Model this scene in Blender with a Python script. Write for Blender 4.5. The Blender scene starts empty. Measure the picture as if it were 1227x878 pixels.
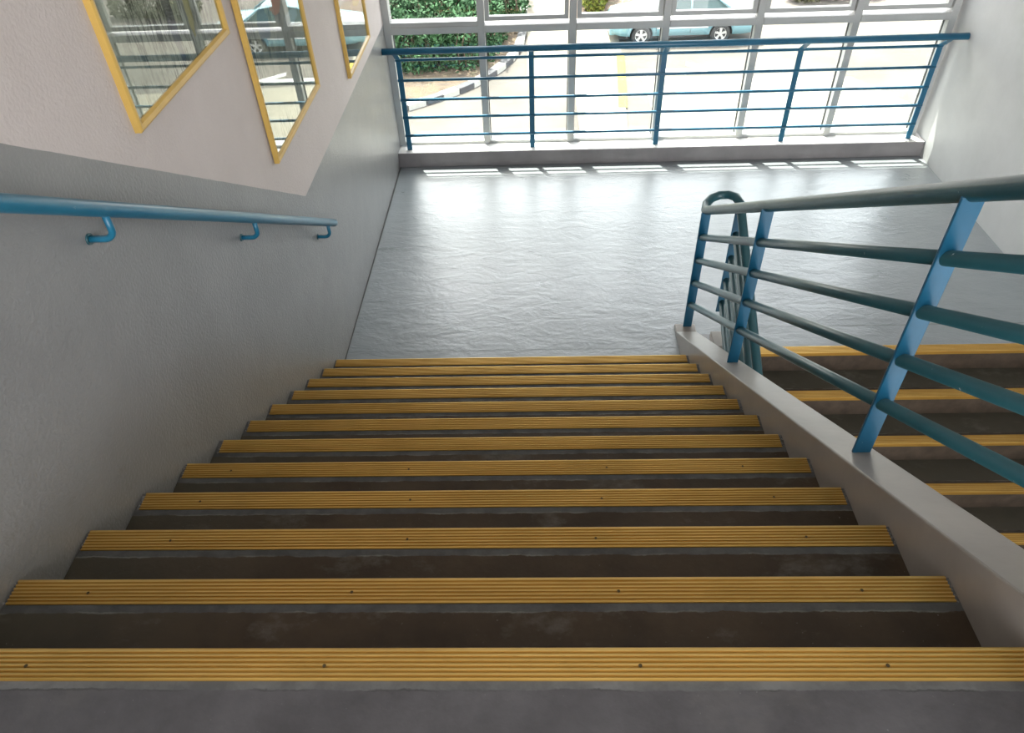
import bpy, bmesh, math, random
from mathutils import Vector, Matrix
rnd = random.Random(7)
S = bpy.context.scene
COL = S.collection

# ------------------------------------------------------------------ camera
cd = bpy.data.cameras.new('camera'); cam = bpy.data.objects.new('camera', cd); COL.objects.link(cam)
YAW, PIT, ROL, FPX = -0.0427339648, 0.741426925, -0.0422716392, 873.027481
F = Vector((math.sin(YAW)*math.cos(PIT), math.cos(YAW)*math.cos(PIT), -math.sin(PIT)))
X = F.cross(Vector((0, 0, 1))).normalized(); U = X.cross(F)
c_, s_ = math.cos(ROL), math.sin(ROL)
X, U = c_*X + s_*U, -s_*X + c_*U
M3 = Matrix((X, U, -F)).transposed()
cam.matrix_world = Matrix.Translation((-0.170765571, -4.13223862, 3.61890469)) @ M3.to_4x4()
cd.sensor_fit = 'HORIZONTAL'; cd.sensor_width = 36; cd.lens = 36*FPX/1227; cd.clip_start = .02; cd.clip_end = 500
S.camera = cam

# ------------------------------------------------------------------ light
w = bpy.data.worlds.new('sky'); S.world = w; w.use_nodes = True
nt = w.node_tree; bg = nt.nodes['Background']
sky = nt.nodes.new('ShaderNodeTexSky'); sky.sky_type = 'NISHITA'; sky.sun_disc = False
sky.sun_elevation = math.radians(58); sky.sun_rotation = math.radians(-27); sky.air_density = 1.2; sky.dust_density = 4.0; sky.ozone_density = 1.0
mixw = nt.nodes.new('ShaderNodeMix'); mixw.data_type = 'RGBA'; mixw.inputs[0].default_value = .55
mixw.inputs[7].default_value = (10.4, 10.1, 9.9, 1)
nt.links.new(sky.outputs[0], mixw.inputs[6]); nt.links.new(mixw.outputs[2], bg.inputs[0]); bg.inputs[1].default_value = .30
sd = bpy.data.lights.new('sun', 'SUN'); sd.energy = 8.0; sd.angle = math.radians(.6); sd.color = (1, .955, .88)
so = bpy.data.objects.new('sun', sd); COL.objects.link(so)
so.rotation_euler = Vector((.21, -.425, -1)).to_track_quat('-Z', 'Y').to_euler(); so.location = (-4, 12, 14)
def area(name, loc, d, sx, sy, power, color=(1, 1, 1), portal=False):
    l = bpy.data.lights.new(name, 'AREA'); l.shape = 'RECTANGLE'; l.size = sx; l.size_y = sy; l.energy = power; l.color = color
    l.cycles.is_portal = portal
    o = bpy.data.objects.new(name, l); COL.objects.link(o); o.location = loc
    o.rotation_euler = Vector(d).to_track_quat('-Z', 'Y').to_euler(); return o
area('window_portal', (1.12, 3.27, 1.38), (0, -1, 0), 5.4, 2.4, 1, portal=True)
area('corridor_portal', (1.1, -6.95, 3.7), (0, 1, 0), 5.4, 3.2, 1, portal=True)
S.view_settings.view_transform = 'Standard'; S.view_settings.look = 'None'
S.view_settings.gamma = 1; S.view_settings.use_curve_mapping = False
S.view_settings.exposure = 1.72

# ------------------------------------------------------------------ materials
def mat(name, col=(.5, .5, .5), rough=.6, metal=0., spec=.5):
    m = bpy.data.materials.new(name); m.use_nodes = True
    b = m.node_tree.nodes['Principled BSDF']
    b.inputs['Base Color'].default_value = (*col, 1); b.inputs['Roughness'].default_value = rough
    b.inputs['Metallic'].default_value = metal; b.inputs['Specular IOR Level'].default_value = spec
    return m
class G:
    def __init__(s, m): s.m = m; s.t = m.node_tree; s.b = s.t.nodes.get('Principled BSDF')
    def n(s, k, **kw):
        x = s.t.nodes.new(k)
        for a, v in kw.items(): setattr(x, a, v)
        return x
    def l(s, a, b): s.t.links.new(a, b)
    def pos(s, sc=(1, 1, 1), kind='Position'):
        if kind == 'Position': o = s.n('ShaderNodeNewGeometry').outputs['Position']
        else: o = s.n('ShaderNodeTexCoord').outputs[kind]
        mp = s.n('ShaderNodeMapping'); mp.inputs['Scale'].default_value = sc; s.l(o, mp.inputs[0]); return mp.outputs[0]
    def noise(s, vec, scale, detail=4, rough=.6, dist=0):
        x = s.n('ShaderNodeTexNoise'); x.inputs['Scale'].default_value = scale; x.inputs['Detail'].default_value = detail
        x.inputs['Roughness'].default_value = rough; x.inputs['Distortion'].default_value = dist; s.l(vec, x.inputs['Vector']); return x.outputs['Fac']
    def ramp(s, f, *st):
        r = s.n('ShaderNodeValToRGB'); e = r.color_ramp.elements
        e[0].position = st[0][0]; e[0].color = (*st[0][1], 1); e[1].position = st[1][0]; e[1].color = (*st[1][1], 1)
        for p, c in st[2:]:
            q = e.new(p); q.color = (*c, 1)
        s.l(f, r.inputs[0]); return r.outputs[0]
    def vr(s, f, a, b, c=0., d=1.):
        r = s.n('ShaderNodeMapRange'); r.inputs[1].default_value = a; r.inputs[2].default_value = b
        r.inputs[3].default_value = c; r.inputs[4].default_value = d; s.l(f, r.inputs[0]); return r.outputs[0]
    def mix(s, f, a, b, mode='MIX'):
        x = s.n('ShaderNodeMix', data_type='RGBA', blend_type=mode)
        for i, v in ((0, f), (6, a), (7, b)):
            if isinstance(v, (int, float)): x.inputs[i].default_value = v
            elif isinstance(v, tuple): x.inputs[i].default_value = (*v, 1)
            else: s.l(v, x.inputs[i])
        return x.outputs[2]
    def math(s, op, a, b=0., c=None):
        x = s.n('ShaderNodeMath', operation=op)
        for i, v in enumerate((a, b, c)):
            if v is None: continue
            if isinstance(v, (int, float)): x.inputs[i].default_value = v
            else: s.l(v, x.inputs[i])
        return x.outputs[0]
    def bump(s, h, strength, dist=.01):
        x = s.n('ShaderNodeBump'); x.inputs['Strength'].default_value = strength; x.inputs['Distance'].default_value = dist
        s.l(h, x.inputs['Height']); s.l(x.outputs[0], s.b.inputs['Normal'])
    def base(s, c): s.l(c, s.b.inputs['Base Color'])
    def sep(s, v):
        x = s.n('ShaderNodeSeparateXYZ'); s.l(v, x.inputs[0]); return x.outputs

T, R = .28, .170963205
XW = -1.60       # left wall
XR = 3.84        # right wall
YK = 2.95        # front of the window kerb
ZHEAD = 2.60     # window head

def m_floor(name, base, seam=False):
    m = mat(name, base, .42); g = G(m)
    v = g.pos((.8, 2.2, 1)); n1 = g.noise(v, 3.0, 6, .65, .4); n2 = g.noise(g.pos(), 60, 3)
    n3 = g.noise(g.pos((1, 1, 1)), .9, 3)
    k = lambda f: tuple(min(1, c*f) for c in base)
    c = g.ramp(n1, (.3, k(.86)), (.7, k(1.08)))
    c = g.mix(g.vr(n3, .35, .7, 0, .5), c, k(1.2))
    c = g.mix(g.vr(n2, .68, .76, 0, .35), c, k(.55))
    if seam:
        p = g.sep(g.pos()); w_ = g.math('MULTIPLY', g.math('SUBTRACT', g.noise(g.pos(), 4, 2), .5), .03)
        d = g.math('ABSOLUTE', g.math('SUBTRACT', g.math('ADD', p[1], w_), .228))
        line = g.math('MULTIPLY', g.vr(d, .004, .010, .5, 0), g.vr(p[0], 1.25, 1.3, 0, 1))
        c = g.mix(line, c, k(.35))
    g.base(c)
    g.l(g.vr(n1, .3, .7, .26, .42), g.b.inputs['Roughness'])
    wv = g.math('ADD', g.noise(g.pos((.7, 1.5, 1)), 4.5, 7, .66, .8), g.math('MULTIPLY', g.noise(g.pos((.8, 1.6, 1)), 17, 4, .6, .5), .28))
    g.bump(wv, .34, .02)
    nn = [x for x in g.t.nodes if x.type == 'BUMP'][0]; g.l(nn.outputs[0], g.b.inputs['Coat Normal'])
    return m
M_floor = m_floor('grey_floor_paint', (.215, .238, .252), True)
fb_ = M_floor.node_tree.nodes['Principled BSDF']; fb_.inputs['Coat Weight'].default_value = .9
fb_.inputs['Coat Roughness'].default_value = .27; fb_.inputs['Coat IOR'].default_value = 1.62
M_top = m_floor('worn_grey_floor_paint', (.078, .074, .076))

def wall_mat():
    m = mat('stippled_two_tone_wall_paint', (.3, .3, .3), .5); g = G(m)
    p = g.sep(g.pos())
    # painted dado: level over the landing, then follows the stairs
    sl = g.math('ADD', g.math('MULTIPLY', p[1], -.6335), 1.322)
    lim = g.math('MAXIMUM', sl, g.math('ADD', 1.358, g.math('MULTIPLY', p[1], .008)))
    wob = g.math('MULTIPLY', g.math('SUBTRACT', g.noise(g.pos(), 9, 2), .5), .006)
    up = g.vr(g.math('SUBTRACT', g.math('ADD', p[2], wob), lim), -.001, .001)
    n = g.noise(g.pos(), 2.2, 4)
    grey = g.ramp(n, (.3, (.222, .222, .222)), (.7, (.264, .264, .262)))
    wht = g.ramp(n, (.3, (.60, .54, .515)), (.7, (.65, .588, .565)))
    # scuffs along the stair edge, then a smooth browner darkening towards it
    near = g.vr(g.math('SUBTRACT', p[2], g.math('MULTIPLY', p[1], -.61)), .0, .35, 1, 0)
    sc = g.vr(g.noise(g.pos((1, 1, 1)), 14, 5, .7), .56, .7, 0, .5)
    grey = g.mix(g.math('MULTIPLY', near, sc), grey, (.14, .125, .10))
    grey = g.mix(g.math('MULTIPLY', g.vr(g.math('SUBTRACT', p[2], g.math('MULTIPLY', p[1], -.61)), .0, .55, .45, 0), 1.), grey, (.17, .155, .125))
    g.base(g.mix(up, grey, wht))
    st = g.noise(g.pos(), 75, 3, .55); big = g.noise(g.pos(), 9, 3)
    g.bump(g.math('ADD', st, g.math('MULTIPLY', big, 1.0)), .48, .006)
    g.l(g.vr(up, 0, 1, .34, .75), g.b.inputs['Roughness'])
    return m
M_wall = wall_mat()
def plain(name, col, rough=.6, var=.12, nscale=3, bump=.1, bscale=40, spec=.5):
    m = mat(name, col, rough, spec=spec); g = G(m)
    n = g.noise(g.pos(), nscale, 5); k = lambda f: tuple(min(1, c*f) for c in col)
    g.base(g.ramp(n, (.3, k(1-var)), (.7, k(1+var))))
    if bump: g.bump(g.noise(g.pos(), bscale, 3), bump, .006)
    return m
M_right = plain('grey_side_wall_paint', (.47, .475, .475), .5, .06)
M_ceil = plain('white_ceiling_paint', (.72, .71, .69), .8, .03)
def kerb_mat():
    m = mat('kerb_paint_sunlit_top', (.25, .235, .24), .4); g = G(m)
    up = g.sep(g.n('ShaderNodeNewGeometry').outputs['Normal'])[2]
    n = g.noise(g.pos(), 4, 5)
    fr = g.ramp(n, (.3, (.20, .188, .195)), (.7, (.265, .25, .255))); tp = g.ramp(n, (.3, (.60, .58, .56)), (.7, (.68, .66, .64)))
    g.base(g.mix(g.vr(up, .5, .8), fr, tp)); g.bump(g.noise(g.pos(), 40, 3), .1, .006); return m  # glare of the sunlit top put into the colour: upward faces paler than front
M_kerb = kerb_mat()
M_filler = plain('old_filler_crumbs', (.22, .21, .20), .8, .2, 9, 0)
M_str = plain('grey_stringer_paint', (.31, .28, .25), .30, .12, 3, .14, 12)
def step_mat(name, brown, grey, edge, rimcol=(.26, .27, .24), stains=True):
    m = mat(name, brown, .55, spec=.3); g = G(m)
    o = g.sep(g.pos(kind='Object')); wob = g.math('MULTIPLY', g.math('SUBTRACT', g.noise(g.pos(), 11, 4), .5), .018)
    nrm = g.sep(g.n('ShaderNodeNewGeometry').outputs['Normal'])
    fine = g.math('MULTIPLY', g.math('SUBTRACT', g.noise(g.pos(), 90, 3), .5), .006)
    yy = g.math('ADD', g.math('ADD', o[1], wob), fine)
    isg = g.vr(yy, -edge-.001, -edge+.001)
    k = lambda c, f: tuple(v*f for v in c)
    b = g.ramp(g.noise(g.pos(), 5, 5), (.35, k(brown, .8)), (.65, k(brown, 1.25)))
    b = g.mix(g.vr(g.noise(g.pos((1, 1.6, 1)), 3.1, 7, .72), .56, .68, 0, .55 if stains else .15), b, (.15, .14, .12))
    b = g.mix(g.vr(g.noise(g.pos(), 120, 2), .74, .78, 0, .5), b, (.3, .3, .28))
    b = g.mix(g.vr(o[0], -.9, -1.55, 0, .45 if stains else 0.), b, (.085, .085, .065))
    gr = g.ramp(g.noise(g.pos(), 12, 4), (.35, k(grey, .75)), (.65, k(grey, 1.25)))
    c = g.mix(isg, b, gr)
    rim = g.math('MULTIPLY', g.vr(g.math('ABSOLUTE', g.math('ADD', yy, edge)), .0012, .003, 1, 0), g.vr(g.noise(g.pos(), 6, 3), .45, .6, 0, .5))
    c = g.mix(rim, c, rimcol)
    g.base(c); g.bump(g.noise(g.pos(), 45, 4), .18, .006)
    g.l(g.vr(g.noise(g.pos(), 4, 4), .3, .7, .42, .65), g.b.inputs['Roughness'])
    return m
M_step = step_mat('brown_tread_paint', (.056, .038, .023), (.095, .095, .092), .094)
M_step_top = step_mat('worn_edge_grey_paint', (.080, .076, .078), (.115, .115, .112), .090, (.022, .021, .018), False)
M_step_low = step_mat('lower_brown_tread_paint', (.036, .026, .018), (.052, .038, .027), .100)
def gold_mat():
    m = mat('gold_anodised_aluminium', (.60, .38, .09), .38, .75); g = G(m)
    n = g.noise(g.pos((.6, 8, 8)), 3, 4); f = g.noise(g.pos((2, 60, 60)), 6, 2)
    c = g.ramp(n, (.3, (.52, .30, .06)), (.7, (.74, .48, .13)))
    dirt = g.vr(g.noise(g.pos(), 2.4, 5), .5, .72, 0, .35)
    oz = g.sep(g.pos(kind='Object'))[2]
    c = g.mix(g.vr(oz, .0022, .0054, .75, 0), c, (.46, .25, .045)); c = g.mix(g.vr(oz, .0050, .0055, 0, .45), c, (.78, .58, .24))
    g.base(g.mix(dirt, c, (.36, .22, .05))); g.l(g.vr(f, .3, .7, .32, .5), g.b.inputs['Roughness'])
    return m
M_gold = gold_mat()
M_screw = mat('dull_screw_steel', (.10, .07, .03), .5, .6)
def paint(name, a, b, rough=.3, wear=.4):
    m = mat(name, a, rough); g = G(m)
    n = g.noise(g.pos(), 3.5, 4); c = g.ramp(n, (.3, a), (.7, b))
    chip = g.vr(g.noise(g.pos(), 26, 4, .7), .70, .735, 0, .8)
    up = g.sep(g.n('ShaderNodeNewGeometry').outputs['Normal'])[2]
    worn = g.math('MULTIPLY', g.vr(up, .70, .98, 0, 1), g.vr(g.noise(g.pos((1, .5, 1)), 7, 5), .42, .62, .05, wear))
    c = g.mix(worn, c, (.25, .30, .27)); c = g.mix(chip, c, (.42, .47, .46)); g.base(c)
    g.bump(g.noise(g.pos(), 30, 3), .10, .004); return m
M_blue = paint('teal_blue_gloss_paint', (.012, .135, .235), (.020, .17, .27), .28)
M_rail = paint('weathered_blue_green_paint', (.013, .066, .082), (.020, .088, .104), .32, .10)
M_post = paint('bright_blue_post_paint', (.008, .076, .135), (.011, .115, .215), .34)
M_wblue = paint('deep_blue_window_rail_paint', (.012, .10, .19), (.018, .13, .22), .3)
M_alu = plain('pale_grey_window_aluminium', (.40, .41, .40), .42, .05, 5, 0)
M_alud = plain('dark_rubber_gasket', (.08, .08, .08), .7, .05, 5, 0)
def glass(name, tint, refl=1.0):
    m = bpy.data.materials.new(name); m.use_nodes = True; t = m.node_tree
    for n in list(t.nodes):
        if n.type != 'OUTPUT_MATERIAL': t.nodes.remove(n)
    out = [n for n in t.nodes if n.type == 'OUTPUT_MATERIAL'][0]
    tr = t.nodes.new('ShaderNodeBsdfTransparent'); tr.inputs[0].default_value = (*tint, 1)
    gl = t.nodes.new('ShaderNodeBsdfGlossy'); gl.inputs['Roughness'].default_value = .0
    fr = t.nodes.new('ShaderNodeFresnel'); 
    ge = t.nodes.new('ShaderNodeNewGeometry'); io = t.nodes.new('ShaderNodeMapRange')    # same reflectance on both faces of a thin pane
    io.inputs[3].default_value = 1.52; io.inputs[4].default_value = 1/1.52
    t.links.new(ge.outputs['Backfacing'], io.inputs[0]); t.links.new(io.outputs[0], fr.inputs[0])
    mu = t.nodes.new('ShaderNodeMath'); mu.operation = 'MULTIPLY'; mu.use_clamp = True; mu.inputs[1].default_value = refl
    mx = t.nodes.new('ShaderNodeMixShader')
    t.links.new(fr.outputs[0], mu.inputs[0]); t.links.new(mu.outputs[0], mx.inputs[0]); t.links.new(tr.outputs[0], mx.inputs[1]); t.links.new(gl.outputs[0], mx.inputs[2])
    t.links.new(mx.outputs[0], out.inputs[0]); return m
M_glass_low = glass('teal_tinted_glass', (.90, .93, .91)); M_glass_up = glass('clear_glass', (.93, .95, .94))
M_glass_pic = glass('picture_glass', (.93, .95, .93), 1.35)
M_fgold = plain('gold_frame_moulding', (.62, .40, .10), .4, .1, 8, 0)

# ------------------------------------------------------------------ mesh helpers
class MB:
    def __init__(s): s.v = []; s.f = []; s.mi = []; s.sm = []
    def add(s, v, f, mi=0, sm=False):
        o = len(s.v); s.v += [tuple(p) for p in v]
        for q in f: s.f.append(tuple(i+o for i in q)); s.mi.append(mi); s.sm.append(sm)
    def box(s, a, b, mi=0):
        (x0, y0, z0), (x1, y1, z1) = a, b
        s.add([(x0,y0,z0),(x1,y0,z0),(x1,y1,z0),(x0,y1,z0),(x0,y0,z1),(x1,y0,z1),(x1,y1,z1),(x0,y1,z1)],
              [(3,2,1,0),(4,5,6,7),(0,1,5,4),(1,2,6,5),(2,3,7,6),(3,0,4,7)], mi)
    def prism(s, poly, axis, a, b, mi=0, sm=False):
        """poly of 2-D points (counter-clockwise) extruded along axis from a to b"""
        def P(p, t): return {0: (t, p[0], p[1]), 1: (p[0], t, p[1]), 2: (p[0], p[1], t)}[axis]
        n = len(poly); v = [P(p, a) for p in poly]+[P(p, b) for p in poly]
        s.add(v, [tuple(range(n-1, -1, -1)), tuple(range(n, 2*n))], mi)
        s.add(v, [(i, (i+1) % n, (i+1) % n+n, i+n) for i in range(n)], mi, sm)
    def tube(s, pts, r, seg=16, cap=True, mi=0, sx=1.):
        pts = [Vector(p) for p in pts]; n = len(pts); rs = r if isinstance(r, (list, tuple)) else [r]*n
        up = Vector((0, 0, 1)); t0 = (pts[1]-pts[0]).normalized()
        if abs(t0.dot(up)) > .95: up = Vector((0, 1, 0))
        side = t0.cross(up).normalized(); v = []
        for i, p in enumerate(pts):
            t = (pts[min(i+1, n-1)]-pts[max(i-1, 0)]).normalized()
            side = (side-t*side.dot(t)).normalized(); nn = side.cross(t)
            for k in range(seg):
                a = 2*math.pi*k/seg; v.append(p+side*math.cos(a)*rs[i]*sx+nn*math.sin(a)*rs[i])
        f = [(i*seg+k, i*seg+(k+1) % seg, (i+1)*seg+(k+1) % seg, (i+1)*seg+k) for i in range(n-1) for k in range(seg)]
        s.add(v, f, mi, True)
        if cap: s.add(v[:seg], [tuple(range(seg-1, -1, -1))], mi); s.add(v[-seg:], [tuple(range(seg))], mi)
    def build(s, name, mats, parent=None, bevel=0, loc=None, fix=True, kind=None):
        me = bpy.data.meshes.new(name); me.from_pydata(s.v, [], s.f)
        for m in (mats if isinstance(mats, (list, tuple)) else [mats]): me.materials.append(m)
        me.polygons.foreach_set('material_index', s.mi); me.polygons.foreach_set('use_smooth', s.sm)
        if fix:
            b = bmesh.new(); b.from_mesh(me); bmesh.ops.remove_doubles(b, verts=b.verts, dist=1e-6)
            bmesh.ops.recalc_face_normals(b, faces=b.faces); b.to_mesh(me); b.free()
        o = bpy.data.objects.new(name, me); COL.objects.link(o)
        if parent: o.parent = parent
        if loc: o.location = loc
        if bevel:
            md = o.modifiers.new('bevel', 'BEVEL'); md.width = bevel; md.segments = 2; md.limit_method = 'ANGLE'; md.angle_limit = math.radians(40)
        if kind: o['kind'] = kind
        return o
def empty(name, loc=(0, 0, 0), label=None, cat=None, group=None, kind=None):
    o = bpy.data.objects.new(name, None); COL.objects.link(o); o.location = loc
    tag(o, label, cat, group, kind); return o
def tag(o, label=None, cat=None, group=None, kind=None):
    for k, v in (('label', label), ('category', cat), ('group', group), ('kind', kind)):
        if v: o[k] = v
    return o
def struct(o, label, cat): return tag(o, label, cat, kind='structure')
def dup(o, parent=None, loc=None, label=None, group=None):
    c = o.copy(); COL.objects.link(c)
    if parent is not None: c.parent = parent
    if loc: c.location = loc
    if label: c['label'] = label
    if group: c['group'] = group
    return c

# ------------------------------------------------------------------ room shell
mb = MB()
mb.prism([(XW-.02, .0), (.93, .0), (.93, .15), (1.30, .15), (1.30, -.078), (XR, -.078), (XR, 3.25), (XW-.02, 3.25), ][::1], 2, -.22, 0)
# (the near edge over the main flight reaches back under its first step)
mb.box((XW-.02, -.30, -.22), (.93, 0.0, -.0005))
struct(mb.build('floor', M_floor), 'grey painted concrete landing floor between the stairs and the windows', 'floor')
mb = MB(); mb.box((XW-.02, -7.2, 12*R-.2), (XR+.05, -13*T, 12*R))
struct(mb.build('floor_upper', M_top), 'worn grey floor of the upper landing in the foreground', 'floor')
# left wall, very slightly out of square
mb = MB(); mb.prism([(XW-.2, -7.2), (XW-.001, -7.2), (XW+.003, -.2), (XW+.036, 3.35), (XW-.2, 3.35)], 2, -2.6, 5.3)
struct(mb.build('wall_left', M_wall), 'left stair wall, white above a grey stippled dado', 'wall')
mb = MB(); mb.box((XR, -7.2, -2.6), (XR+.2, 3.35, 5.3))
struct(mb.build('wall_right', M_right), 'grey painted wall at the right end of the landing', 'wall')
mb = MB(); mb.box((XW-.2, 3.10, ZHEAD), (XR+.2, 3.35, 5.3)); mb.box((XW-.2, 3.13, -4.6), (XR+.2, 3.35, .0))
struct(mb.build('wall_front', M_ceil), 'wall above and below the landing window', 'wall')
mb = MB(); mb.box((XW-.2, -7.2, 5.3), (XR+.2, 3.35, 5.5))
struct(mb.build('ceiling', M_ceil), 'white ceiling over the stairwell', 'ceiling')
mb = MB(); mb.box((XW-.4, 3.36, ZHEAD-.05), (XR+.4, 3.75, ZHEAD+.07))
struct(mb.build('trim_1', M_ceil), 'concrete sunshade ledge above the landing window', 'ledge')
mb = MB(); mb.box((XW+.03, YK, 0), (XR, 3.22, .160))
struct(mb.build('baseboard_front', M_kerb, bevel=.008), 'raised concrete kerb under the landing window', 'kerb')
mb = MB()
mb.prism([(XW-.002, -.27), (XW+.009, -.27), (XW+.045, 2.95), (XW+.030, 2.95)], 2, -.001, .004)
struct(mb.build('trim_2', M_alud), 'dark sealant line between the left wall and the landing floor', 'sealant')
mb = MB(); mb.box((1.30, -6.0, -8*R-.25), (XR, -.085-7*.295, -8*R))
struct(mb.build('floor_lower', M_floor), 'lower landing floor at the foot of the right flight', 'floor')

# ------------------------------------------------------------------ staircases
def nosing_mb(x0, x1, wdt, sx):
    """aluminium strip: ribbed top, down-turned lip; edge of the step is y = 0, strip lies towards -y"""
    prof = [(.004, -.022), (.004, .0025), (.0015, .0050)]
    n = 6; p = (wdt-.006)/n; y = -.001
    for i in range(n):
        prof += [(y, .0055), (y-p*.38, .0055), (y-p*.50, .0022), (y-p*.88, .0022)]
        y -= p
    prof += [(y, .0055), (-wdt, .0045), (-wdt, 0.0), (.0005, 0.0), (.0005, -.022)]
    m = MB(); m.prism(prof[::-1], 0, x0, x1)
    for x in sx:
        m.add([(x+.0045*math.cos(a), -wdt*.55+.0045*math.sin(a), .0062) for a in [k*math.pi/4 for k in range(8)]], [tuple(range(8))], 1)
    return m
def step_mb(x0, x1, depth, h, chip):
    m = MB(); m.box((x0, -depth, -h), (x1, 0, 0))
    return m
stair = empty('staircase', (0, 0, 0), 'wide flight of gold-edged brown steps descending to the grey landing', 'staircase')
first = None
for k in range(1, 13):
    sm = step_mb(XW+.004, .910, T+.001, R+.12 if k > 1 else R, 0)
    if k == 1: sm = step_mb(XW+.004, .910, T, R, 0)
    st = sm.build('step', M_step_top if k == 12 else M_step, stair, loc=(0, -k*T, k*R))
    a = -1.583+rnd.uniform(-.006, .006)+(.0 if k not in (4, 7) else .012); b = .896+rnd.uniform(-.005, .004)
    sc = [-1.35, -.62, .05, .62] if k > 7 else []
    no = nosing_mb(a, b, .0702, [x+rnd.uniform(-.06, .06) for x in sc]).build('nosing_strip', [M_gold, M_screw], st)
    # filler crumbs of old paint at both ends of the strip
    fm = MB()
    for xx in (a-.006, b+.008):
        for j in range(5):
            y = -.01-j*.014+rnd.uniform(-.004, .004); r_ = rnd.uniform(.003, .006); x = xx+rnd.uniform(-.004, .004)
            fm.add([(x+r_, y, 0), (x, y+r_, 0), (x-r_, y, 0), (x, y-r_, 0), (x, y, r_)], [(0, 1, 4), (1, 2, 4), (2, 3, 4), (3, 0, 4)])
    fm.build('filler', M_filler, st, fix=False, kind='stuff')
# sloping kerb on the open side
def stringer(x0, x1, y_end, a, slope, ylow, low_end):
    top = [(y_end, .03 if low_end else a-slope*y_end)]
    return None
mb = MB()
sy = lambda y: .121-.6106*y
mb.prism([(.245, 0.0), (.245, .030), (.149, .030), (-3.66, sy(-3.66)), (-6.9, sy(-3.66)), (-6.9, sy(-3.66)-.4), (-3.66, sy(-3.66)-.55), (-.45, -.12), (-.3, -.2), (.1, -.2)], 0, .908, 1.062)
mb.build('sloping_kerb', M_str, stair, bevel=.006)

low = empty('staircase', (0, 0, 0), 'lower gold-edged flight seen beyond the blue balustrade, leading down under the viewer', 'staircase')
T2 = .295
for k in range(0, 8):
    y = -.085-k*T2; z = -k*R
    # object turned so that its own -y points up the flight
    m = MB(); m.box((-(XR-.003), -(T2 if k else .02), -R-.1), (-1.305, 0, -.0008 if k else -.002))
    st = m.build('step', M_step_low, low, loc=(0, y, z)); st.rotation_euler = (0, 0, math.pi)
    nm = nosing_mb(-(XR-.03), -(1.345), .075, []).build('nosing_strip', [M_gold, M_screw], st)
mb = MB()
s2 = lambda y: .031+.60*(y+.02)
mb.prism([(.150, 0.0), (.150, .030), (-.02, .030), (-2.6, s2(-2.6)), (-2.6, s2(-2.6)-.5), (-.3, -.45), (.1, -.2)], 0, 1.165, 1.300)
mb.build('sloping_kerb', M_str, low, bevel=.006)

# ------------------------------------------------------------------ balustrade that wraps round the stairwell
bal = empty('stair_balustrade', (1.0, .22, .03), 'blue-green tubular balustrade on the sloping kerb, wrapping round the stairwell', 'railing')
BO = Vector((1.0, .22, .03))
def local(o): o.location = -BO; return o
x1, x2 = 1.0, 1.226
zt = lambda y: 1.168-.6106*y
zt2 = lambda y: 1.085+.6106*(y-.25)
pts = [(x1, -3.46, zt(-3.46))]+[(x1, y, zt(y)) for y in (-2.6, -1.6, -.6, .0, .18)]
pts += [(x1+.002, .25, zt(.24)), (x1+.018, .31, zt(.24)+.012), (x1+.055, .355, zt(.24)+.025), (x1+.113, .372, zt(.24)+.04), (x1+.170, .355, zt(.24)+.052), (x1+.207, .31, zt(.24)+.058), (x2-.002, .24, zt2(.24)-.01)]
pts += [(x2, y, zt2(y)-.01) for y in (.15, -.3, -1.0, -2.0, -2.6)]
m = MB(); m.tube(pts, .030, 20); local(m.build('top_rail', M_rail, bal))
for off in (.955, .762, .567, .368):
    m = MB(); m.tube([(x1, -3.46, off+.6106*3.46), (x1, -1.5, off+.6106*1.5), (x1, .225, off-.6106*.225)], .0232, 16)
    local(m.build('bar', M_rail, bal))
for off in (.955, .762, .567, .368):
    z0 = zt2(.22)-(1.168-off)
    m = MB(); m.tube([(x2, .225, z0), (x2, -1.0, z0-.6106*1.225), (x2, -2.6, z0-.6106*2.825)], .0232, 16)
    local(m.build('bar', M_rail, bal))
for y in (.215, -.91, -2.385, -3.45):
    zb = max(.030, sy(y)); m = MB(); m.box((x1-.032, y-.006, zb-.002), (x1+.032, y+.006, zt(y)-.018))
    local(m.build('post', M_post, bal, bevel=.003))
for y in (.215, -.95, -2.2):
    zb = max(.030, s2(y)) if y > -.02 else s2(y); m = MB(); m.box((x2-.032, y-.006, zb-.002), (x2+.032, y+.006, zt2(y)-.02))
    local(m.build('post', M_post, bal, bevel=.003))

# ------------------------------------------------------------------ handrail on the left wall
hr = empty('wall_handrail', (-1.51, .14, 1.05), 'teal tubular handrail sloping along the left wall on bent brackets', 'handrail')
HO = Vector((-1.51, .14, 1.05)); hz = lambda y: 1.132-.6315*y
m = MB()
e = .14
m.tube([(-1.51, -3.9, hz(-3.9)), (-1.51, -2.5, hz(-2.5)), (-1.51, -1.2, hz(-1.2)), (-1.51, e-.02, hz(e-.02)), (-1.51, e-.006, hz(e-.006)), (-1.51, e, hz(e))], [.0255, .0255, .0255, .0255, .021, .008], 20)
o = m.build('rail', M_blue, hr); o.location = -HO
for y in (-3.25, -2.15, -1.10, -.02):
    zb = hz(y)-.108; m = MB()
    m.tube([(-1.598, y, zb), (-1.545, y, zb)]+[(-1.545+.035*math.sin(a), y, zb+.035*(1-math.cos(a))) for a in [math.pi/2*i/6 for i in range(1, 7)]]+[(-1.51, y, hz(y)-.015)], .0115, 12)
    o = m.build('bracket', M_blue, hr); o.location = -HO
    p = MB(); p.tube([(-1.600, y, zb), (-1.592, y, zb)], .019, 14); p.build('wall_rose', M_rail, o)

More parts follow.
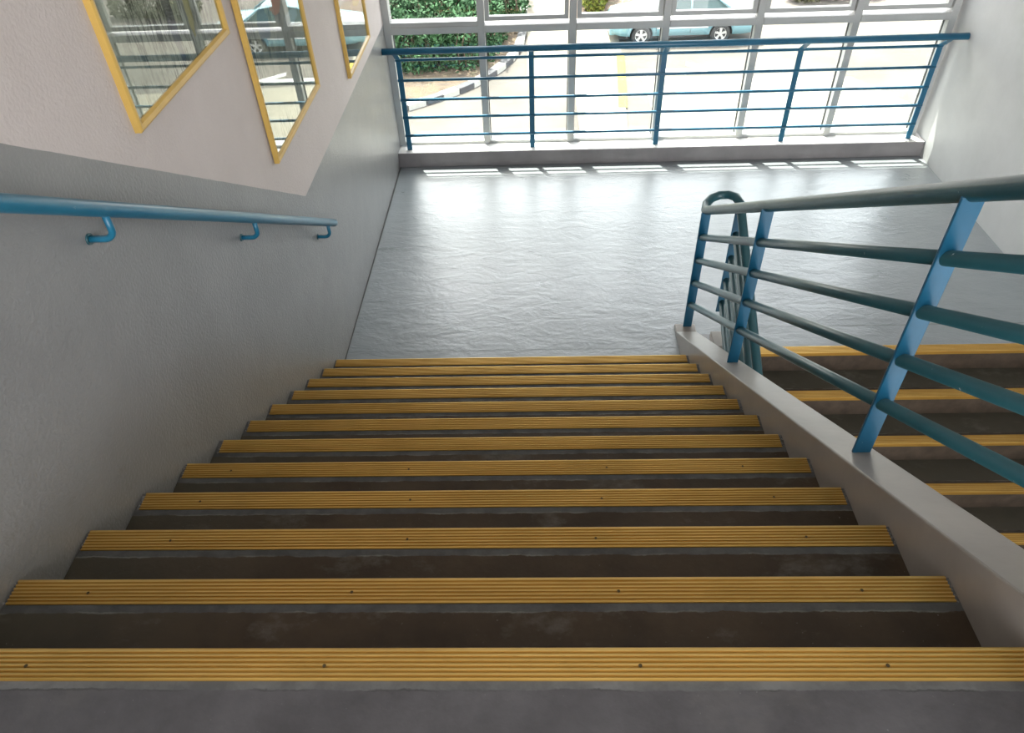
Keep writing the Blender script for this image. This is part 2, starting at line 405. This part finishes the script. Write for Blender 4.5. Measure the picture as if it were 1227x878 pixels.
# ------------------------------------------------------------------ framed drawings
def art_mat(name, seed, base, ink, blobs):
    m = mat(name, base, .8); g = G(m)
    mp = g.n('ShaderNodeMapping'); mp.inputs['Location'].default_value = (seed*7.3, seed*3.1, seed); g.l(g.n('ShaderNodeTexCoord').outputs['Object'], mp.inputs[0])
    v = mp.outputs[0]
    def sc(x, y, z, rot=0):
        q = g.n('ShaderNodeMapping'); q.inputs['Scale'].default_value = (x, y, z); q.inputs['Rotation'].default_value = (rot, 0, 0); g.l(v, q.inputs[0]); return q.outputs[0]
    strokes = g.vr(g.noise(sc(1, 34, 5, .35), 1.6, 6, .75, .6), .48, .56, 0, 1)
    mass = g.vr(g.noise(sc(1, 3.2, 2.2), 1.3, 3), .42, .58, 0, 1)
    c = g.mix(g.math('MULTIPLY', strokes, mass), base, ink)
    c = g.mix(g.vr(g.noise(sc(1, 9, 1.4, -.3), 1.1, 4), .60, .66, 0, .75), c, tuple(x*.45 for x in ink))
    o = g.sep(g.n('ShaderNodeTexCoord').outputs['Object'])
    for (y, z, ry, rz, col, am) in blobs:
        d = g.math('ADD', g.math('POWER', g.math('DIVIDE', g.math('SUBTRACT', o[1], y), ry), 2.), g.math('POWER', g.math('DIVIDE', g.math('SUBTRACT', o[2], z), rz), 2.))
        d = g.math('ADD', d, g.math('MULTIPLY', g.math('SUBTRACT', g.noise(sc(1, 1, 1), 18, 4), .5), 1.8))
        c = g.mix(g.vr(d, .8, 1.1, am, 0), c, col)
    g.base(c); return m
def picture(xw, y0, y1, zb, h, art, label):
    fw, fd = .032, .026; root = empty('framed_picture', (xw, (y0+y1)/2, zb), label, 'picture', 'framed drawings along the stair wall')
    yc = (y0+y1)/2; a, b = y0-yc, y1-yc
    m = MB()      # four mitred sides with a stepped profile (distance inwards, height off the wall)
    prof = [(0, 0.0), (0, fd), (.008, fd+.004), (.024, fd), (fw, fd-.010), (fw, 0.0)]
    cor = [((a, 0), (1, 1)), ((b, 0), (-1, 1)), ((b, h), (-1, -1)), ((a, h), (1, -1))]
    vs = [[(hh, p[0]+d[0]*dd, p[1]+d[1]*dd) for dd, hh in prof] for p, d in cor]
    n = len(prof); v = [q for r in vs for q in r]
    m.add(v, [(i*n+j, ((i+1) % 4)*n+j, ((i+1) % 4)*n+(j+1) % n, i*n+(j+1) % n) for i in range(4) for j in range(n)])
    m.build('frame', M_fgold, root)
    m = MB(); m.box((.002, a+fw-.003, fw-.003), (.008, b-fw+.003, h-fw+.003)); m.build('drawing', art, root)
    m = MB(); m.box((.013, a+fw-.003, fw-.003), (.0155, b-fw+.003, h-fw+.003)); m.build('glass', M_glass_pic, root)
    return root
A1 = art_mat('charcoal_drawing', 1, (.46, .48, .41), (.075, .08, .075), [(.20, .20, .030, .10, (.42, .36, .07), .9), (.02, .30, .035, .3, (.07, .07, .11), .8), (.1, .75, .3, .14, (.30, .24, .16), .6)])
A2 = art_mat('coloured_market_drawing', 2, (.44, .45, .38), (.07, .08, .085), [(.07, .645, .11, .05, (.62, .20, .07), .9), (.28, .50, .16, .045, (.55, .60, .66), .9), (-.2, .62, .10, .10, (.14, .20, .28), .8), (.1, .38, .22, .16, (.26, .27, .24), .6)])
A3 = art_mat('blue_drawing', 3, (.36, .40, .40), (.12, .17, .20), [(.25, .42, .18, .10, (.45, .42, .10), .8), (-.15, .4, .16, .1, (.20, .32, .40), .8)])
picture(XW+.001, -1.652, -.592, 2.508, 1.35, A1, 'large gold-framed charcoal drawing nearest the viewer on the left wall')
picture(XW+.009, -.432, .650, 1.768, 1.35, A2, 'middle of three gold-framed pictures, coloured drawing with orange patch')
picture(XW+.021, 1.478, 2.400, 1.503, 1.35, A3, 'gold-framed picture farthest down the left wall, close to the window')

# ------------------------------------------------------------------ window wall
YW = 3.13
win = empty('window_1', (0, 0, 0)); struct(win, 'wall-wide aluminium window overlooking the car park', 'window')
mx = [-1.535, -.64, .232, 1.112, 1.985, 2.888, 3.775]
ZT0, ZT1, ZTOP = 1.283, 1.345, ZHEAD
for i, x in enumerate(mx):
    m = MB(); m.box((x-.033, YW, .155), (x+.033, YW+.13, ZTOP)); m.build('mullion', M_alu, win, bevel=.004)
    if i < 6: m = MB(); m.box((x+.033, YW+.08, .19), (x+.041, YW+.10, ZT0)); m.build('gasket', M_alud, win)
    if i: m = MB(); m.box((x-.041, YW+.08, .19), (x-.033, YW+.10, ZT0)); m.build('gasket', M_alud, win)
for z0, z1, nm, y0 in ((ZT0, ZT1, 'transom', YW-.01), (.155, .190, 'bottom_rail', YW+.01), (ZHEAD-.10, ZHEAD, 'top_rail', YW)):
    for i in range(6):
        m = MB(); m.box((mx[i]+.033, y0, z0), (mx[i+1]-.033, YW+.13, z1)); m.build(nm, M_alu, win, bevel=.003)
for i in range(6):
    a, b = mx[i]+.034, mx[i+1]-.034
    m = MB(); m.box((a, YW+.085, .185), (b, YW+.093, ZT0+.004)); m.build('pane', M_glass_low, win)
    # upper light: opening sash in all but the first bay
    if i == 0:
        m = MB(); m.box((a, YW+.085, ZT1-.003), (b, YW+.093, ZHEAD-.095)); m.build('pane', M_glass_up, win)
        m = MB(); m.box((a, YW+.005, ZT1), (b, YW+.13, ZT1+.04)); m.build('sill_strip', M_alu, win)
    else:
        fw = .040; zb = ZT1+.030; zt_ = ZHEAD-.105
        m = MB(); v = []
        for (px, pz), (dx, dz) in (((a+.006, zb), (1, 1)), ((b-.006, zb), (-1, 1)), ((b-.006, zt_), (-1, -1)), ((a+.006, zt_), (1, -1))):
            v += [(px+dx*d, y, pz+dz*d) for d, y in ((0, YW+.03), (fw, YW+.03), (fw, YW+.08), (0, YW+.08))]
        m.add(v, [(q*4+j, ((q+1) % 4)*4+j, ((q+1) % 4)*4+(j+1) % 4, q*4+(j+1) % 4) for q in range(4) for j in range(4)])
        s = m.build('sash', M_alu, win)
        m = MB(); m.box((a+.042, YW+.05, zb+.038), (b-.042, YW+.056, zt_-.038)); m.build('pane', M_glass_up, s)

# ------------------------------------------------------------------ blue railing in front of the window
wr = empty('window_railing', (1.1, 3.03, .16), 'blue steel guard railing standing on the kerb before the window', 'railing')
WO = Vector((1.1, 3.03, .16))
YR, YT, ZT = 3.03, 2.885, 1.212
m = MB(); m.tube([(XW+.035, YT, ZT), (XR-.005, YT, ZT)], .0305, 18); o = m.build('top_rail', M_wblue, wr); o.location = -WO
for z in (1.082, .885, .690, .508, .315):
    m = MB(); m.tube([(-1.48, YR, z), (3.715, YR, z)], .0142, 10); o = m.build('bar', M_wblue, wr); o.location = -WO
for x in (-1.450, -.166, 1.107, 2.394, 3.690):
    m = MB(); t_ = .006
    m.prism([(YR-t_, .158), (YR+t_, .158), (YR+t_, 1.09), (YT+t_*.6, ZT-.018), (YT-t_, ZT-.026), (YR-t_, 1.08)], 0, x-.025, x+.025)
    o = m.build('post', M_wblue, wr); o.location = -WO

# ------------------------------------------------------------------ outdoors
GZ = -4.6
def ground_mat():
    m = mat('sunlit_asphalt', (.3, .29, .28), .9); g = G(m)
    n = g.noise(g.pos(), .35, 5); f = g.noise(g.pos(), 30, 4)
    c = g.ramp(n, (.38, (.058, .050, .042)), (.62, (.098, .085, .071)))
    c = g.mix(g.vr(f, .35, .7, 0, .4), c, (.07, .066, .062))
    g.base(c); return m
M_ground = ground_mat()
mb = MB(); mb.box((-60, 3.4, GZ-.3), (60, 90, GZ)); tag(mb.build('ground', M_ground), 'sunlit asphalt car park ground outside', 'ground', kind='structure')
M_pave = plain('cream_concrete_paving', (.175, .16, .125), .9, .08, 1.2, .1, 20)
M_white = plain('white_concrete', (.82, .82, .80), .8, .03, 2, 0)
mb = MB(); mb.prism([(-.30, 17.3), (1.05, 17.3), (1.05, 13.4), (2.25, 13.4), (2.62, 19.0), (2.70, 21.6), (1.30, 22.2), (1.35, 40), (-.35, 40), (-.27, 19.8)], 2, GZ, GZ+.05)
o = mb.build('footpath', M_pave); tag(o, 'cream concrete footpath running out from the building', 'path', kind='structure')
mb = MB(); mb.prism([(3.1, 13.0), (9.8, 13.0), (9.8, 15.0), (8.9, 16.8), (5.6, 17.0), (3.0, 17.2)], 2, GZ, GZ+.012)
tag(mb.build('apron', M_pave), 'cream sunlit paving right of the footpath', 'path', kind='structure')
M_yel = plain('yellow_line_paint', (.30, .22, .012), .8, .1, 4, 0); M_wline = plain('white_line_paint', (.34, .34, .33), .8, .05, 4, 0)
mb = MB(); mb.prism([(2.16, 15.0), (2.40, 15.0), (2.70, 18.9), (2.46, 18.9)], 2, GZ+.051, GZ+.055)
tag(mb.build('yellow_line', M_yel), 'yellow line painted along the footpath edge', 'road marking')
mb = MB(); mb.prism([(3.0, 17.55), (4.3, 17.5), (4.3, 17.25), (5.3, 17.65), (4.5, 18.3), (4.45, 18.0), (4.75, 17.75), (3.0, 17.8)][::1], 2, GZ+.001, GZ+.006)
tag(mb.build('road_arrow', M_wline), 'worn white arrow painted on the asphalt beside the car', 'road marking')
# black and white kerb stones
M_kw = plain('white_kerb_paint', (.33, .32, .30), .7, .06, 6, 0); M_kb = plain('grey_black_kerb_paint', (.045, .045, .05), .7, .2, 6, 0)
kr = empty('road_kerb', (-2.0, 16.4, GZ), 'black and white painted road kerb curving round the planting bed', 'kerb')
KO = Vector((-2.0, 16.4, GZ))
kp = [(-5.6, 14.35), (-4.6, 14.75), (-3.5, 15.35), (-2.0, 16.55), (-1.08, 18.0), (-.62, 19.3), (-.42, 20.8), (-.40, 24), (-.4, 30)]
def resample(p, step):
    out = [Vector(p[0])]; cur = Vector(p[0]); acc = 0
    for a, b in zip(p, p[1:]):
        a, b = Vector(a), Vector(b); L = (b-a).length; t = step-acc
        while t < L: out.append(a+(b-a)*t/L); t += step
        acc = L-(t-step)
    return out
def smooth(p, it=2):
    for _ in range(it):
        q = [p[0]]
        for a, b in zip(p, p[1:]): q += [tuple(.75*x+.25*y for x, y in zip(a, b)), tuple(.25*x+.75*y for x, y in zip(a, b))]
        p = q+[p[-1]]
    return p
ks = resample(smooth(kp), .56)
for i, (a, b) in enumerate(zip(ks, ks[1:])):
    d = (b-a).normalized(); n = Vector((-d.y, d.x)); a2, b2 = a+d*.006, b-d*.006; w_ = .13
    m = MB(); m.prism([tuple(a2-n*w_), tuple(b2-n*w_), tuple(b2+n*w_), tuple(a2+n*w_)], 2, GZ-.05, GZ+.16)
    o = m.build('kerb_stone', M_kb if i % 2 else M_kw, kr, bevel=.015); o.location = -KO
def soil_mat():
    m = mat('dry_leaf_litter_soil', (.2, .15, .1), .95); g = G(m)
    c = g.ramp(g.noise(g.pos(), 2.4, 6, .7), (.3, (.045, .033, .023)), (.55, (.10, .070, .046)), (.75, (.045, .06, .024)))
    g.base(c); g.bump(g.noise(g.pos(), 14, 4), .8, .05); return m
mb = MB(); inner = [tuple(p) for p in ks]
mb.prism(inner+[(-12, 30), (-12, 14.4)], 2, GZ, GZ+.10)
tag(mb.build('planting_bed', soil_mat()), 'brown soil bed behind the black and white kerb', 'soil', kind='structure')
def leaf_mat(name, a, b):
    m = mat(name, a, .55); g = G(m)
    r = g.n('ShaderNodeNewGeometry').outputs['Random Per Island']
    g.base(g.ramp(r, (.0, a), (1., b))); g.b.inputs['Roughness'].default_value = .75; g.b.inputs['Specular IOR Level'].default_value = .15; return m
M_leaf = leaf_mat('hedge_leaves', (.010, .032, .012), (.045, .105, .045)); M_leaf2 = leaf_mat('yellow_green_leaves', (.05, .08, .012), (.18, .19, .035))
M_leaf3 = leaf_mat('olive_leaves', (.04, .043, .02), (.10, .10, .05)); M_stem = plain('brown_stems', (.09, .06, .04), .9, .2, 9, 0)
def foliage(root, blobs, n, size, m, seed):
    r = random.Random(seed); v = []; f = []
    tot = sum(b[3]*b[4]+b[4]*b[5]+b[3]*b[5] for b in blobs)
    for bx, by, bz, rx, ry, rz in blobs:
        for _ in range(int(n*(rx*ry+ry*rz+rx*rz)/tot)):
            d = Vector((r.gauss(0, 1), r.gauss(0, 1), r.gauss(0, 1))).normalized(); k = r.uniform(.78, 1.04)
            k *= 1+.10*math.sin(d.x*9+bx*3)*math.cos(d.z*8+by)
            c = Vector((bx+d.x*rx*k, by+d.y*ry*k, bz+d.z*rz*k))
            if c.z < .03: c.z = .03+r.random()*.1
            q = Vector((r.gauss(0, 1), r.gauss(0, 1), r.gauss(0, 1)+.6)).normalized(); u = q.orthogonal().normalized(); w2 = q.cross(u)
            a = r.uniform(0, 6.28); u, w2 = u*math.cos(a)+w2*math.sin(a), w2*math.cos(a)-u*math.sin(a)
            s = size*r.uniform(.6, 1.3); o = len(v)
            v += [tuple(c-u*s), tuple(c+w2*s*.5), tuple(c+u*s), tuple(c-w2*s*.5)]; f.append((o, o+1, o+2, o+3))
    me = bpy.data.meshes.new('foliage'); me.from_pydata(v, [], f); me.materials.append(m)
    o = bpy.data.objects.new('foliage', me); COL.objects.link(o); o.parent = root; o['kind'] = 'stuff'
    m2 = MB()
    for bx, by, bz, rx, ry, rz in blobs:
        for j in range(4):
            x, y = bx+r.uniform(-.5, .5)*rx, by+r.uniform(-.5, .5)*ry
            m2.tube([(x, y, -.1), (x+r.uniform(-.1, .1), y, bz), (x+r.uniform(-.2, .2)*rx, y, bz+rz*.7)], [.03, .02, .008], 6)
    m2.build('stem', M_stem, root, kind='stuff')
    return root
hg = empty('hedge', (-3.2, 20.2, GZ+.05), 'dense dark green clipped hedge behind the left end of the window', 'hedge')
bl = []
rr = random.Random(3)
def hb(x): return 17.45 if x < -2.2 else 17.45+(x+2.2)*1.3
x = -8.5
while x < -1.35:
    y0 = hb(x)+.65
    for j in range(4): bl.append((x+3.2+rr.uniform(-.1, .1), y0-20.2+j*1.0+rr.uniform(-.1, .1), .75+j*.12, .72, .72, .95+.08*j))
    x += .62
bl += [(2.35, 1.2, .6, .55, .6, .8), (2.45, 2.2, .8, .6, .6, .9), (2.4, 3.3, .9, .62, .7, 1.0), (2.4, 4.4, .9, .62, .7, 1.0), (1.9, .1, .5, .5, .5, .65)]
foliage(hg, bl, 46000, .075, M_leaf, 5)
b1 = empty('shrub', (2.1, 23.3, GZ), 'yellow-green shrub in front of the car bonnet, seen through the upper window', 'shrub')
foliage(b1, [(0, 0, .5, .45, .5, .6), (-.1, .9, .7, .5, .6, .8), (.4, 1.2, .5, .4, .5, .5)], 2600, .075, M_leaf2, 8)
b2 = empty('shrub', (10.2, 23.9, GZ), 'olive shrub at the top right of the view beyond the car', 'shrub')
foliage(b2, [(-.6, 0, .4, .7, .6, .5), (.5, .2, .5, .8, .6, .6), (1.6, .3, .4, .6, .5, .5)], 3000, .08, M_leaf3, 9)
mb = MB(); mb.prism([(1.30, 22.2), (2.9, 21.8), (4.0, 22.9), (4.0, 27), (1.35, 27)], 2, GZ, GZ+.06)
tag(mb.build('planting_bed', soil_mat()), 'patch of brown soil under the yellow-green shrub', 'soil', kind='structure')

# ------------------------------------------------------------------ parked saloon car
M_body = mat('pale_blue_car_paint', (.14, .27, .31), .25, .15); M_body.node_tree.nodes['Principled BSDF'].inputs['Coat Weight'].default_value = .6
M_cg = mat('dark_car_glass', (.02, .05, .05), .12, 0, .25); M_tyre = plain('black_tyre_rubber', (.02, .02, .02), .8, .1, 9, 0)
M_rim = mat('silver_alloy', (.62, .63, .65), .3, .8); M_blk = plain('black_trim', (.015, .015, .016), .5, .05, 9, 0)
M_lamp = mat('clear_lamp_lens', (.75, .78, .8), .1); M_red = mat('red_lamp_lens', (.45, .02, .02), .15)
car = empty('car', (2.36, 19.72, GZ), 'pale blue-silver saloon car parked side-on beyond the railing', 'car')
# x along the car, nose at 0; near side at y = 0; width 1.72
LEN = 4.55; W = 1.72
def sect(x):      # half width factor, bottom, belt height
    t = x/LEN
    hw = W/2*(1-.16*max(0, (1-x/.55))**2-.12*max(0, (x-(LEN-.5))/.5)**2)
    zb = .24+.10*max(0, 1-x/.5)**2+.08*max(0, (x-(LEN-.5))/.5)**2
    if x < .12: zt_ = .66+x*1.0
    elif x < 1.35: zt_ = .78+.17*(x-.12)/1.23
    elif x < 3.6: zt_ = .95+.03*(x-1.35)/2.25
    else: zt_ = .98-.05*((x-3.6)/.95)**2
    return hw, zb, zt_
xs = [0, .06, .15, .3, .5, .7, .9, 1.1, 1.35, 1.6, 1.9, 2.2, 2.5, 2.8, 3.1, 3.4, 3.6, 3.8, 4.05, 4.3, 4.45, 4.52, LEN]
m = MB(); v = []; WH = [(.93, .345), (3.40, .345)]
ring = 14
for x in xs:
    hw, zb, zt_ = sect(x); h = zt_-zb
    pr = [(-hw*.80, zb), (-hw*.97, zb+.05), (-hw, zb+h*.35), (-hw*.99, zb+h*.62), (-hw*.955, zb+h*.86), (-hw*.88, zt_-.008), (-hw*.5, zt_+.018)]
    pr += [(-a, b) for a, b in reversed(pr)]
    v += [(x, W/2+a, b) for a, b in pr]
n = len(xs)
f = [(i*ring+k, i*ring+(k+1) % ring, (i+1)*ring+(k+1) % ring, (i+1)*ring+k) for i in range(n-1) for k in range(ring)]
m.add(v, f, 0, True); m.add(v[:ring], [tuple(range(ring))], 0); m.add(v[-ring:], [tuple(range(ring))], 0)
body = m.build('body', [M_body, M_blk], car)
# wheel arch openings cut from the body
for cx, rr_ in WH:
    c = MB(); c.tube([(cx, -.2, .31), (cx, W+.2, .31)], .355, 32); co = c.build('cut', M_blk, None)
    md = body.modifiers.new('arch', 'BOOLEAN'); md.object = co; md.operation = 'DIFFERENCE'; md.solver = 'EXACT'; co.parent = car
dg = bpy.context.evaluated_depsgraph_get(); dg.update()
nm = bpy.data.meshes.new_from_object(body.evaluated_get(dg)); body.modifiers.clear(); body.data = nm
for o in [o for o in bpy.data.objects if o.name.startswith('cut')]: bpy.data.objects.remove(o)
# cabin: roof panel and glasshouse
gh = [(1.22, .95, .955, .70), (1.95, 1.36, .78, .58), (2.25, 1.405, .77, .57), (2.75, 1.40, .77, .57), (3.05, 1.35, .76, .56), (3.62, .985, .80, .69)]
m = MB(); v = []
for x, zt_, _, hw in gh: v += [(x, W/2-.79, .955), (x, W/2-hw, zt_), (x, W/2+hw, zt_), (x, W/2+.79, .955)]
ff = []
for i in range(len(gh)-1):
    a, b = i*4, (i+1)*4
    ff += [(a, a+1, b+1, b), (a+2, a+3, b+3, b+2)]
m.add(v, ff, 0)
m.add(v, [(1, 2, 6, 5), (17, 18, 22, 21)], 0)
m.build('glasshouse', M_cg, car, fix=False)
m = MB()
rp = [(1.88, 1.345, .60), (2.0, 1.395, .60), (2.3, 1.43, .59), (2.7, 1.425, .59), (3.0, 1.385, .59), (3.12, 1.345, .58)]
v = []
for x, z, hw in rp: v += [(x, W/2-hw, z-.03), (x, W/2-hw*.8, z), (x, W/2, z+.015), (x, W/2+hw*.8, z), (x, W/2+hw, z-.03)]
m.add(v, [(i*5+k, i*5+k+1, (i+1)*5+k+1, (i+1)*5+k) for i in range(5) for k in range(4)], 0, True)
m.build('roof', M_body, car)
for s in (-1, 1):
    yb, yt = W/2+s*.795, W/2+s*.60
    for (xa, za, xb, zb_) in ((1.18, .955, 1.93, 1.37), (3.08, 1.37, 3.72, .975), (2.42, .955, 2.44, 1.41)):
        ya, yb2 = (yb if za < 1.1 else yt), (yb if zb_ < 1.1 else yt)
        p = MB(); p.tube([(xa, ya, za), (xb, yb2, zb_)], .032, 6); p.build('pillar', M_body, car)
    p = MB(); p.tube([(1.3, yb, .965), (3.6, yb, .99)], .018, 6); p.build('belt_trim', M_blk, car)
    p = MB(); p.box((1.42, W/2+s*.90-.07, .93), (1.60, W/2+s*.90+.07, 1.06)); p.build('wing_mirror', M_body, car, bevel=.03)
    for xd in (1.75, 2.75):
        p = MB(); yy = W/2+s*.852; p.box((xd+.45, yy-.02, .80), (xd+.62, yy+.02, .825)); p.build('door_handle', M_rim, car, bevel=.006)
    for xd in (1.38, 2.44, 3.25):
        p = MB(); yy = W/2+s*.853; p.box((xd, yy-.012, .36), (xd+.010, yy+.012, .92)); p.build('door_gap', M_blk, car)
    p = MB(); p.box((1.40, W/2+s*.857-.012, .50), (2.98, W/2+s*.857+.012, .54)); p.build('side_moulding', M_rim, car, bevel=.008)
    p = MB(); p.box((.06, W/2+s*.63-.14, .60), (.34, W/2+s*.63+.14, .74)); p.build('headlamp', M_lamp, car, bevel=.05)
    p = MB(); p.box((LEN-.22, W/2+s*.66-.12, .74), (LEN-.0, W/2+s*.66+.12, .90)); p.build('tail_lamp', M_red, car, bevel=.04)
p = MB(); p.box((-.05, .18, .28), (.14, W-.18, .50)); p.build('bumper', M_body, car, bevel=.05)
p = MB(); p.box((LEN-.10, .18, .30), (LEN+.06, W-.18, .54)); p.build('bumper', M_body, car, bevel=.05)
def wheel(cx, cy, s):
    r = .30; t = MB()
    prof = [(.185, 0), (.25, -.01), (.295, .0), (r, .03), (r, .16), (.295, .19), (.2, .19)]
    seg = 28; v = []
    for k in range(seg):
        a = 2*math.pi*k/seg
        v += [(q*math.cos(a), y, q*math.sin(a)) for q, y in prof]
    L_ = len(prof); t.add(v, [(k*L_+j, ((k+1) % seg)*L_+j, ((k+1) % seg)*L_+j+1, k*L_+j+1) for k in range(seg) for j in range(L_-1)], 0, True)
    o = t.build('wheel', M_tyre, car, loc=(cx, cy, r))
    if s > 0: o.rotation_euler = (0, 0, math.pi)
    h = MB(); h.tube([(0, .03, 0), (0, .015, 0)], .05, 12)
    for k in range(5):
        a = 2*math.pi*k/5+.3; d = Vector((math.cos(a), 0, math.sin(a))); q = Vector((-d.z, 0, d.x))
        vv = [d*.03+q*.028, d*.185+q*.042, d*.185-q*.042, d*.03-q*.028]
        h.add([tuple(x+Vector((0, .012, 0))) for x in vv]+[tuple(x+Vector((0, .035, 0))) for x in vv], [(0, 1, 2, 3), (7, 6, 5, 4), (0, 4, 5, 1), (1, 5, 6, 2), (2, 6, 7, 3), (3, 7, 4, 0)])
    vv = []; 
    for k in range(24):
        a = 2*math.pi*k/24
        for q, y in ((.19, .0), (.19, .04), (.172, .04), (.172, .006)): vv.append((q*math.cos(a), y, q*math.sin(a)))
    h.add(vv, [(k*4+j, ((k+1) % 24)*4+j, ((k+1) % 24)*4+(j+1) % 4, k*4+(j+1) % 4) for k in range(24) for j in range(4)])
    h.build('alloy_rim', M_rim, o)
    b = MB(); b.tube([(0, .05, 0), (0, .07, 0)], .18, 20); b.build('brake_disc', M_blk, o)
for cx, _ in WH:
    wheel(cx, .03, -1); wheel(cx, W-.03, 1)
